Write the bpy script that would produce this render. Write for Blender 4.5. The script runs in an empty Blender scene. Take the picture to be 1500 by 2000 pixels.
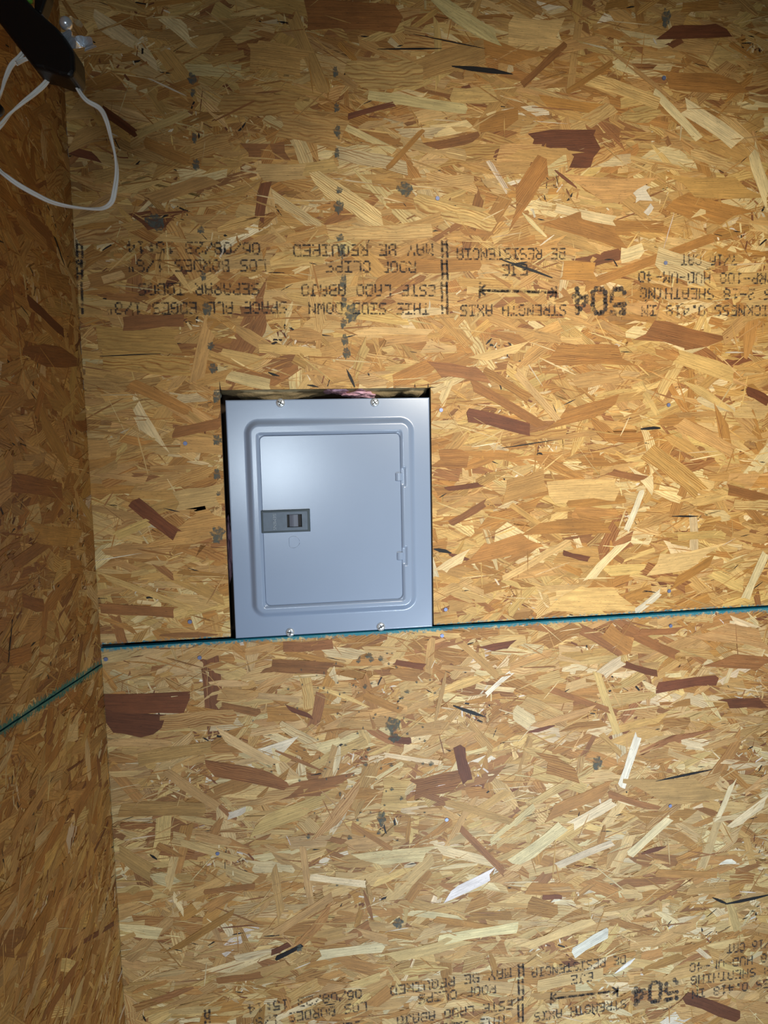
import bpy, bmesh, math, random
from mathutils import Vector, Matrix, noise

# ------------------------------------------------------------------ camera, world, lights, exposure
SC = bpy.context.scene
Z0 = 1.25                                   # height of the panel's lower edge above the shed floor
FPX = 1387.0                                # focal length in pixels of the 1500 x 2000 frame
CAM = Vector((0.09362, -1.27515, 0.35981))  # relative to the lower left corner of the electrical panel
ROT = Matrix(((0.98952012, 0.03567582, -0.13991841),
              (-0.14292884, 0.104262, -0.98422598),
              (-0.02052489, 0.99390979, 0.10826845)))
cd = bpy.data.cameras.new('camera')
cd.sensor_fit = 'AUTO'; cd.sensor_width = 36.0; cd.lens = 36.0 * FPX / 2000.0
cd.clip_start = 0.02
cam = bpy.data.objects.new('camera', cd)
SC.collection.objects.link(cam)
cam.matrix_world = Matrix.Translation(CAM + Vector((0, 0, Z0))) @ ROT.to_4x4()
SC.camera = cam

w = bpy.data.worlds.new('world'); SC.world = w; w.use_nodes = True
w.node_tree.nodes['Background'].inputs[0].default_value = (1.0, 0.93, 0.84, 1)
w.node_tree.nodes['Background'].inputs[1].default_value = 0.034

def area(name, loc, target, size, power, color, spread=math.pi, shape='DISK'):
    l = bpy.data.lights.new(name, 'AREA'); l.shape = shape; l.size = size
    l.energy = power; l.color = color; l.spread = spread
    o = bpy.data.objects.new(name, l); SC.collection.objects.link(o)
    o.location = Vector(loc) + Vector((0, 0, Z0))
    d = Vector(target) - Vector(loc)
    o.rotation_euler = d.to_track_quat('-Z', 'Y').to_euler()
    return o
def spot(name, loc, target, power, color, angle, blend, radius):
    l = bpy.data.lights.new(name, 'SPOT'); l.energy = power; l.color = color
    l.spot_size = angle; l.spot_blend = blend; l.shadow_soft_size = radius
    o = bpy.data.objects.new(name, l); SC.collection.objects.link(o)
    o.location = Vector(loc) + Vector((0, 0, Z0))
    d = Vector(target) - Vector(loc)
    o.rotation_euler = d.to_track_quat('-Z', 'Y').to_euler()
    return o
spot('work_light', (0.75, -1.55, 0.75), (0.64, 0, 0.37), 106, (1.0, 0.93, 0.80), math.radians(60), 1.0, 0.10)
area('doorway_daylight', (0.05, -2.6, 0.20), (0.10, 0, 0.25), 0.22, 7.5, (0.78, 0.90, 1.0))
area('low_daylight', (0.95, -1.9, -1.08), (0.60, 0, -0.62), 0.6, 9, (0.72, 0.86, 1.0), math.radians(75))

SC.view_settings.view_transform = 'Standard'
SC.view_settings.look = 'None'
SC.view_settings.gamma = 1.0
SC.view_settings.use_curve_mapping = False
SC.view_settings.exposure = 0.0

# ------------------------------------------------------------------ helpers
rng = random.Random(11)
def ray(px, py):
    return (ROT @ Vector(((px - 750) / FPX, (1000 - py) / FPX, -1))).normalized()
def on_back(px, py):                        # point of the back wall (x, z)
    d = ray(px, py); t = -CAM.y / d.y; p = CAM + d * t
    return (p.x, p.z)
def at_depth(px, py, dep):
    d = ROT @ Vector(((px - 750) / FPX, (1000 - py) / FPX, -1))
    return CAM + d * dep
def lin(c):
    return tuple(((v / 255) / 12.92 if v / 255 <= 0.04045 else ((v / 255 + 0.055) / 1.055) ** 2.4) for v in c)

def link(name, me, parent=None, loc=(0, 0, 0)):
    o = bpy.data.objects.new(name, me); SC.collection.objects.link(o)
    o.parent = parent; o.location = loc
    return o
def mesh(name, V, F, mat, smooth=False):
    me = bpy.data.meshes.new(name); me.from_pydata([tuple(v) for v in V], [], F)
    if mat: me.materials.append(mat)
    if smooth: me.polygons.foreach_set('use_smooth', [True] * len(me.polygons))
    me.update(); return me
def bm_obj(name, bm, mat, parent=None, smooth=False, loc=(0, 0, 0)):
    bmesh.ops.recalc_face_normals(bm, faces=bm.faces)
    me = bpy.data.meshes.new(name); bm.to_mesh(me); bm.free()
    me.materials.append(mat)
    if smooth: me.polygons.foreach_set('use_smooth', [True] * len(me.polygons))
    return link(name, me, parent, loc)
def box_bm(x0, x1, y0, y1, z0, z1, bev=0, seg=2, bm=None):
    b = bmesh.new()
    r = bmesh.ops.create_cube(b, size=1)
    for v in b.verts:
        v.co = Vector((x0 + (v.co.x + .5) * (x1 - x0), y0 + (v.co.y + .5) * (y1 - y0), z0 + (v.co.z + .5) * (z1 - z0)))
    if bev: bmesh.ops.bevel(b, geom=b.edges[:], offset=bev, segments=seg, affect='EDGES', profile=.6)
    if bm is None: return b
    me = bpy.data.meshes.new('t'); b.to_mesh(me); b.free(); bm.from_mesh(me); bpy.data.meshes.remove(me)
    return bm
def tube(V, F, pts, r, n=8):
    base = len(V); m = len(pts)
    up = Vector((0, 1, 0))
    for i, p in enumerate(pts):
        t = (pts[min(i + 1, m - 1)] - pts[max(i - 1, 0)]).normalized()
        a = up - t * up.dot(t); a.normalize(); b = t.cross(a)
        for k in range(n):
            an = 2 * math.pi * k / n
            V.append(p + a * (r * math.cos(an)) + b * (r * math.sin(an)))
    for i in range(m - 1):
        for k in range(n):
            F.append((base + i * n + k, base + i * n + (k + 1) % n, base + (i + 1) * n + (k + 1) % n, base + (i + 1) * n + k))
    F.append(tuple(base + k for k in range(n))); F.append(tuple(base + (m - 1) * n + k for k in reversed(range(n))))
def spline(P, per=14):
    out = []; P = [Vector(p) for p in P]
    Q = [P[0] * 2 - P[1]] + P + [P[-1] * 2 - P[-2]]
    for i in range(1, len(Q) - 2):
        a, b, c, d = Q[i - 1], Q[i], Q[i + 1], Q[i + 2]
        for k in range(per):
            t = k / per
            out.append(0.5 * ((2 * b) + (c - a) * t + (2 * a - 5 * b + 4 * c - d) * t * t + (3 * b - a - 3 * c + d) * t ** 3))
    out.append(P[-1]); return out

# ------------------------------------------------------------------ materials
def new_mat(name):
    m = bpy.data.materials.new(name); m.use_nodes = True
    return m, m.node_tree, m.node_tree.nodes['Principled BSDF']
def plain(name, col, rough=.5, metal=0, coat=0, bump=0, bscale=300, vary=0, vscale=40, spec=.5):
    m, nt, b = new_mat(name)
    b.inputs['Base Color'].default_value = (*lin(col), 1)
    b.inputs['Roughness'].default_value = rough; b.inputs['Metallic'].default_value = metal
    b.inputs['Coat Weight'].default_value = coat; b.inputs['Specular IOR Level'].default_value = spec
    tc = nt.nodes.new('ShaderNodeTexCoord')
    if bump:
        n = nt.nodes.new('ShaderNodeTexNoise'); n.inputs['Scale'].default_value = bscale; n.inputs['Detail'].default_value = 3
        bp = nt.nodes.new('ShaderNodeBump'); bp.inputs['Strength'].default_value = bump; bp.inputs['Distance'].default_value = .001
        nt.links.new(tc.outputs['Object'], n.inputs['Vector']); nt.links.new(n.outputs[0], bp.inputs['Height'])
        nt.links.new(bp.outputs[0], b.inputs['Normal'])
    if vary:
        n = nt.nodes.new('ShaderNodeTexNoise'); n.inputs['Scale'].default_value = vscale; n.inputs['Detail'].default_value = 5
        r = nt.nodes.new('ShaderNodeMix'); r.data_type = 'RGBA'
        r.inputs[6].default_value = (*[c * (1 - vary) for c in lin(col)], 1); r.inputs[7].default_value = (*[min(1, c * (1 + vary)) for c in lin(col)], 1)
        nt.links.new(tc.outputs['Object'], n.inputs['Vector']); nt.links.new(n.outputs[0], r.inputs[0])
        nt.links.new(r.outputs[2], b.inputs['Base Color'])
    return m

X_CORNER = -0.2331
SEAM_S = 0.149; SEAM_T = -0.031             # left wall seam: height = SEAM_T + SEAM_S * distance from the corner

def math_node(nt, op, a, b=None, clamp=False):
    n = nt.nodes.new('ShaderNodeMath'); n.operation = op; n.use_clamp = clamp
    for i, v in enumerate((a, b)):
        if v is None: continue
        if isinstance(v, (int, float)): n.inputs[i].default_value = v
        else: nt.links.new(v, n.inputs[i])
    return n.outputs[0]

def wood_material(name, teal, side, tint):
    """strand wood: per-strand colour in 'tone' (alpha = ring strength), grain coordinates (along, across, seed) in 'grain'."""
    m, nt, b = new_mat(name); N = nt.nodes; L = nt.links
    tone = N.new('ShaderNodeAttribute'); tone.attribute_name = 'tone'
    gr = N.new('ShaderNodeAttribute'); gr.attribute_name = 'grain'
    sep = N.new('ShaderNodeSeparateXYZ'); L.new(gr.outputs['Vector'], sep.inputs[0])
    def comb(su, sv, sz=1):
        c = N.new('ShaderNodeCombineXYZ')
        L.new(math_node(nt, 'MULTIPLY', sep.outputs[0], su), c.inputs[0])
        L.new(math_node(nt, 'MULTIPLY', sep.outputs[1], sv), c.inputs[1])
        L.new(math_node(nt, 'MULTIPLY', sep.outputs[2], sz), c.inputs[2]); return c.outputs[0]
    def nz(vec, detail=2, rough=.5):
        n = N.new('ShaderNodeTexNoise'); n.inputs['Scale'].default_value = 1; n.inputs['Detail'].default_value = detail
        n.inputs['Roughness'].default_value = rough; L.new(vec, n.inputs['Vector']); return n.outputs[0]
    warp = nz(comb(14, 30), 2)
    ph = math_node(nt, 'ADD', math_node(nt, 'MULTIPLY', sep.outputs[1], math_node(nt, 'ADD', 1000, math_node(nt, 'MULTIPLY', math_node(nt, 'FRACT', math_node(nt, 'MULTIPLY', sep.outputs[2], .713)), 1500))), math_node(nt, 'MULTIPLY', warp, 34))
    ring = math_node(nt, 'ADD', math_node(nt, 'MULTIPLY', math_node(nt, 'SINE', ph), .5), .5)
    ring = math_node(nt, 'POWER', ring, 2.6)
    ring = math_node(nt, 'MULTIPLY', ring, tone.outputs['Alpha'])
    ring = math_node(nt, 'MULTIPLY', ring, math_node(nt, 'MULTIPLY', math_node(nt, 'SUBTRACT', nz(comb(9, 110, 2), 2), .22), 2.4), True)
    fleck = math_node(nt, 'MULTIPLY', math_node(nt, 'SUBTRACT', nz(comb(170, 620, 1.7), 2, .5), .63), 9, True)
    streak = nz(comb(16, 520), 3, .6)
    pore = nz(comb(120, 1400), 2, .6)
    blot = nz(comb(22, 45, 3), 3, .6)
    f = math_node(nt, 'SUBTRACT', 1.04, math_node(nt, 'MULTIPLY', fleck, .42))
    f = math_node(nt, 'MULTIPLY', f, math_node(nt, 'ADD', .45, math_node(nt, 'MULTIPLY', streak, 1.02)))
    f = math_node(nt, 'MULTIPLY', f, math_node(nt, 'ADD', .62, math_node(nt, 'MULTIPLY', blot, .74)))
    f = math_node(nt, 'MULTIPLY', f, math_node(nt, 'ADD', .80, math_node(nt, 'MULTIPLY', pore, .40)))
    mul = N.new('ShaderNodeVectorMath'); mul.operation = 'SCALE'; L.new(tone.outputs['Color'], mul.inputs[0]); L.new(f, mul.inputs['Scale'])
    late = N.new('ShaderNodeVectorMath'); late.operation = 'MULTIPLY'; L.new(mul.outputs[0], late.inputs[0]); late.inputs[1].default_value = (.58, .40, .26)
    rm = N.new('ShaderNodeMix'); rm.data_type = 'RGBA'; L.new(ring, rm.inputs[0]); L.new(mul.outputs[0], rm.inputs[6]); L.new(late.outputs[0], rm.inputs[7])
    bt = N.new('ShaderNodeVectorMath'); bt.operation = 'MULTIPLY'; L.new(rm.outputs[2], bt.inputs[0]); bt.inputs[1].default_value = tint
    hs = N.new('ShaderNodeGamma'); L.new(bt.outputs[0], hs.inputs[0]); hs.inputs[1].default_value = 1.08
    col = hs.outputs[0]
    # teal edge seal that sprayed onto the faces next to the seam
    geo = N.new('ShaderNodeNewGeometry'); sp = N.new('ShaderNodeSeparateXYZ'); L.new(geo.outputs['Position'], sp.inputs[0])
    zl = math_node(nt, 'SUBTRACT', sp.outputs[2], Z0)
    if side == 'left':
        seam = math_node(nt, 'ADD', math_node(nt, 'MULTIPLY', sp.outputs[1], -SEAM_S), SEAM_T)
        d1 = math_node(nt, 'ABSOLUTE', math_node(nt, 'SUBTRACT', zl, seam))
    else:
        d1 = math_node(nt, 'ABSOLUTE', zl)
    nn = N.new('ShaderNodeTexNoise'); nn.inputs['Scale'].default_value = 170; nn.inputs['Detail'].default_value = 4; nn.inputs['Roughness'].default_value = .65
    L.new(geo.outputs['Position'], nn.inputs['Vector'])
    lim = math_node(nt, 'MULTIPLY', math_node(nt, 'SUBTRACT', nn.outputs[0], .24), .034 if side == 'left' else .024)
    if side == 'back': lim = math_node(nt, 'ADD', lim, math_node(nt, 'MULTIPLY', math_node(nt, 'LESS_THAN', zl, 0), .0030))
    mask = math_node(nt, 'MULTIPLY', math_node(nt, 'SUBTRACT', lim, d1), 220, True)
    if side == 'left':
        d2 = math_node(nt, 'ABSOLUTE', math_node(nt, 'ADD', sp.outputs[1], .002))
        m2 = math_node(nt, 'MULTIPLY', math_node(nt, 'SUBTRACT', math_node(nt, 'MULTIPLY', math_node(nt, 'SUBTRACT', nn.outputs[0], .42), .05), d2), 140, True)
        below = math_node(nt, 'LESS_THAN', zl, -.04)
        mask = math_node(nt, 'MAXIMUM', mask, math_node(nt, 'MULTIPLY', math_node(nt, 'MULTIPLY', m2, below), .5))
    mx = N.new('ShaderNodeMix'); mx.data_type = 'RGBA'; L.new(math_node(nt, 'MULTIPLY', mask, .93), mx.inputs[0])
    L.new(col, mx.inputs[6]); mx.inputs[7].default_value = (*lin(teal), 1)
    L.new(mx.outputs[2], b.inputs['Base Color'])
    b.inputs['Roughness'].default_value = .55; b.inputs['Specular IOR Level'].default_value = .35
    bp = N.new('ShaderNodeBump'); bp.inputs['Strength'].default_value = .35; bp.inputs['Distance'].default_value = .0006
    L.new(math_node(nt, 'ADD', streak, pore), bp.inputs['Height']); L.new(bp.outputs[0], b.inputs['Normal'])
    return m
M_WOOD = wood_material('strand_wood', (10, 126, 144), 'back', (1.0, .97, .90))
M_WOOD_LOW = wood_material('strand_wood_pale', (10, 126, 144), 'back', (.97, .98, 1.06))
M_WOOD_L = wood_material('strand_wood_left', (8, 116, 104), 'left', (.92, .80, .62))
M_BASE = plain('pressed_strand_core', (150, 108, 58), .7, vary=.35, vscale=120, bump=.5)
M_EDGE = plain('teal_edge_seal', (12, 130, 158), .6, vary=.3, vscale=150, bump=.6, bscale=500)
M_CUT = plain('sawn_board_edge', (120, 98, 70), .8, vary=.5, vscale=300, bump=.6, bscale=600)
M_CAVITY = plain('cavity_wood', (70, 52, 34), .9, vary=.3)
M_PINK = plain('pink_glass_fibre', (238, 186, 202), .95, vary=.25, vscale=60, bump=1, bscale=400)
M_KRAFT = plain('brown_kraft_fibre', (178, 156, 116), .95, vary=.4, vscale=50, bump=1, bscale=300)
M_NAIL = plain('nail_steel', (120, 128, 160), .45, .6)

def decal_material(name, col, alpha, scale, thr):
    m, nt, b = new_mat(name)
    b.inputs['Base Color'].default_value = (*lin(col), 1); b.inputs['Roughness'].default_value = .75
    tc = nt.nodes.new('ShaderNodeTexCoord'); n = nt.nodes.new('ShaderNodeTexNoise')
    n.inputs['Scale'].default_value = scale; n.inputs['Detail'].default_value = 4; n.inputs['Roughness'].default_value = .7
    nt.links.new(tc.outputs['Object'], n.inputs['Vector'])
    a = math_node(nt, 'MULTIPLY', math_node(nt, 'SUBTRACT', n.outputs[0], thr), 5, True)
    a = math_node(nt, 'MULTIPLY', a, alpha)
    nt.links.new(a, b.inputs['Alpha'])
    return m
M_INK = decal_material('worn_black_ink', (40, 40, 44), .74, 120, .36)
M_SMUDGE = decal_material('grey_sealant', (88, 92, 84), .80, 130, .36)
M_PENCIL = plain('saw_kerf', (52, 42, 34), .9)

M_STEEL = plain('grey_painted_steel', (142, 158, 183), .22, 0, .0, spec=.9, bump=.06, bscale=900, vary=.03, vscale=14)
M_STEEL.node_tree.nodes['Principled BSDF'].inputs['Coat Roughness'].default_value = .22
M_BOX = plain('galvanised_box', (120, 124, 128), .5, .6)
M_LATCH = plain('slate_grey_plastic', (88, 102, 118), .5, vary=.25, vscale=90)
M_RIM = plain('dark_latch_rim', (52, 66, 74), .5)
M_DARK = plain('dark_recess', (14, 16, 20), .7)
M_SLIDE = plain('latch_slider_plastic', (98, 104, 118), .35)
M_LETTER = plain('raised_letter_plastic', (140, 152, 164), .4)
M_ZINC = plain('bright_zinc', (228, 234, 240), .25, .6)
M_BLACK = plain('black_plastic', (12, 12, 13), .42, bump=.15, bscale=200)
M_CORD = plain('white_cord', (250, 247, 238), .5)
M_GREEN = plain('green_plastic', (90, 150, 40), .5)
M_BRASS = plain('pale_brass', (225, 210, 170), .4, .3)

# ------------------------------------------------------------------ oriented strand board
TONES = [(224, 202, 152), (210, 177, 116), (195, 155, 94), (178, 130, 68), (154, 106, 60), (120, 72, 42), (24, 18, 16), (226, 214, 190)]

def clip(poly, a, b, c):                    # keep a*s + b*t <= c
    out = []; n = len(poly)
    for i in range(n):
        p, q = poly[i], poly[(i + 1) % n]
        dp = a * p[0] + b * p[1] - c; dq = a * q[0] + b * q[1] - c
        if dp <= 0: out.append(p)
        if (dp < 0 < dq) or (dq < 0 < dp):
            t = dp / (dp - dq); out.append((p[0] + (q[0] - p[0]) * t, p[1] + (q[1] - p[1]) * t))
    return out

class Board:
    """a sheet of strand board: s along the wall, t up, h out of it"""
    def __init__(self, parent_obj, place, planes, notch=None, mat=M_WOOD):
        self.o = parent_obj; self.place = place; self.planes = planes; self.notch = notch; self.mat = mat; self.S = []
    def inside(self, s, t, m=0):
        return all(a * s + b * t <= c + m for a, b, c in self.planes)
    def add(self, s, t, L, W, ang, tone, ring, h, tilt=True, style=None, soft=0):
        r = rng; hl, hw = L / 2, W / 2
        style = style if style is not None else r.random()
        n = 3 if L > .03 else 2
        up, dn = [], []
        bow = r.uniform(-.12, .12) * W
        for k in range(n + 1):
            u = -hl + L * k / n; bo = bow * (1 - (2 * k / n - 1) ** 2)
            up.append([u, hw + bo + r.uniform(-.09, .09) * W]); dn.append([u, -hw + bo + r.uniform(-.09, .09) * W])
        for e, sg in ((0, -1), (n, 1)):
            k = r.random()
            if style < .45: sk = r.uniform(-.3, .3) * W; up[e][0] += sk; dn[e][0] -= sk                 # square cut
            elif style < .75: sk = r.choice((-1, 1)) * r.uniform(.4, 1.2) * W; up[e][0] += sk; dn[e][0] -= sk      # slanted
            else: up[e][1] *= r.uniform(.1, .5); dn[e][1] *= r.uniform(.1, .5)                                 # tapering
        right = [[hl + r.uniform(-.4, .4) * W, r.uniform(-.25, .25) * W]] if L > .03 else []
        left = [[-hl + r.uniform(-.4, .4) * W, r.uniform(-.25, .25) * W]] if L > .03 else []
        loc = up + right + dn[::-1] + left
        ca, sa = math.cos(ang), math.sin(ang)
        poly = [(s + ca * u - sa * v, t + sa * u + ca * v) for u, v in loc]
        for pl in self.planes:
            poly = clip(poly, *pl)
            if len(poly) < 3: return
        if self.notch:
            x0, x1, z1 = self.notch
            ss = [p[0] for p in poly]; tt = [p[1] for p in poly]
            if max(ss) > x0 and min(ss) < x1 and min(tt) < z1:
                cs = sum(ss) / len(ss); ct = sum(tt) / len(tt)
                if ct > z1: poly = clip(poly, 0, -1, -z1)
                elif cs < (x0 + x1) / 2: poly = clip(poly, 1, 0, x0)
                else: poly = clip(poly, -1, 0, -x1)
                if len(poly) < 3: return
        ta = r.gauss(0, .003 if tilt else .0006); tb = r.gauss(0, .008 if tilt else .002)
        top = []; lo_h = r.uniform(.0001, .0002); hi_h = max(h, r.uniform(.00165, .00178))   # no two strands share a plane
        for p in poly:
            u = ca * (p[0] - s) + sa * (p[1] - t); v = -sa * (p[0] - s) + ca * (p[1] - t)
            top.append((p[0], p[1], max(lo_h, min(hi_h, h + ta * u + tb * v)), u, v))
        base = TONES[tone] if isinstance(tone, int) else tone
        k = r.uniform(.93, 1.06); c = [x * k for x in base]; c[1] *= r.uniform(.985, 1.012); c[2] *= r.uniform(.95, 1.06)
        if soft: c = [x * (1 - soft) + y * soft for x, y in zip(c, (190, 154, 100))]
        c = lin([min(255, x) for x in c])
        self.S.append((L * W * (2 if h > .0011 else 1), s, t, top, (*c, ring), r.uniform(0, 60)))
    def geom(self, st, V, F, A, G, origin=(0, 0)):
        _, s, t, top, col, seed = st
        b = len(V); n = len(top)
        for (x, y, h, u, v) in top:
            V.append(self.place(x, y, h, origin)); A.append(col); G.append((u + seed * .37, v + seed * .011, seed))
        for (x, y, h, u, v) in top:
            V.append(self.place(x, y, -.0003, origin)); A.append(col); G.append((u + seed * .37, v + seed * .011, seed))
        F.append(tuple(b + i for i in reversed(range(n))))
        for i in range(n):
            k = (i + 1) % n
            F.append((b + i, b + k, b + n + k, b + n + i))
    def make(self, name, V, F, A, G):
        me = mesh(name, V, F, self.mat)
        a = me.attributes.new('tone', 'FLOAT_COLOR', 'POINT'); a.data.foreach_set('color', [x for c in A for x in c])
        g = me.attributes.new('grain', 'FLOAT_VECTOR', 'POINT'); g.data.foreach_set('vector', [x for c in G for x in c])
        return me
    def build(self, singles=300):
        order = sorted(self.S, key=lambda q: -q[0])
        for st in order[:singles]:
            V, F, A, G = [], [], [], []
            self.geom(st, V, F, A, G, (st[1], st[2]))
            link('wood_strand', self.make('wood_strand', V, F, A, G), self.o, self.place(st[1], st[2], 0, (0, 0)))
        V, F, A, G = [], [], [], []
        for st in order[singles:]: self.geom(st, V, F, A, G)
        o = link('small_wood_strands', self.make('small_wood_strands', V, F, A, G), self.o)
        o['kind'] = 'stuff'; o['label'] = 'small pressed wood strands and chips of the board'

def pick_tone(r):
    k = r.random()
    return 0 if k < .09 else 1 if k < .36 else 2 if k < .71 else 3 if k < .93 else 4 if k < .99 else 5 if k < .994 else 7
def pick_angle(r):
    return r.gauss(0, math.radians(19)) if r.random() < .82 else r.uniform(-math.pi / 2, math.pi / 2)
def pick_ring(r):
    return 0.2 if r.random() < .35 else r.uniform(.4, 1.1)

def scatter(bd, s0, s1, t0, t1, dens=1.0):
    r = rng; A = (s1 - s0) * (t1 - t0) * dens
    def spread(count, Ls, Ws, hs, tones=None, ang=None, style=None):
        for _ in range(int(count * A)):
            s = r.uniform(s0, s1); t = r.uniform(t0, t1)
            if not bd.inside(s, t, .03): continue
            L = r.uniform(*Ls); W = r.uniform(*Ws)
            bd.add(s, t, L, W, (ang or pick_angle)(r), (tones or pick_tone)(r), pick_ring(r), r.uniform(*hs), style=style, soft=0 if tones else .12)
    spread(700, (.09, .15), (.018, .040), (.00025, .00115))
    spread(1900, (.05, .12), (.009, .028), (.0003, .00145))
    spread(1300, (.02, .06), (.005, .012), (.0005, .0013))
    spread(2100, (.018, .09), (.0008, .0032), (.0007, .00172), style=.9)
    spread(110, (.008, .03), (.001, .0026), (.001, .0015), tones=lambda q: 6, style=.9)
    anyang = lambda q: q.uniform(-1.57, 1.57)
    for _ in range(int(34 * A)):                                       # nests of fine chips
        cs, ct = r.uniform(s0, s1), r.uniform(t0, t1); rad = r.uniform(.012, .034)
        for _ in range(46):
            s = cs + r.gauss(0, rad); t = ct + r.gauss(0, rad * .6)
            if not bd.inside(s, t): continue
            bd.add(s, t, r.uniform(.005, .018), r.uniform(.001, .0042), anyang(r), r.choice((0, 0, 1, 1, 2, 2, 3, 3, 4, 5, 6, 7)), .1, r.uniform(.0009, .0015), soft=.1)

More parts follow.
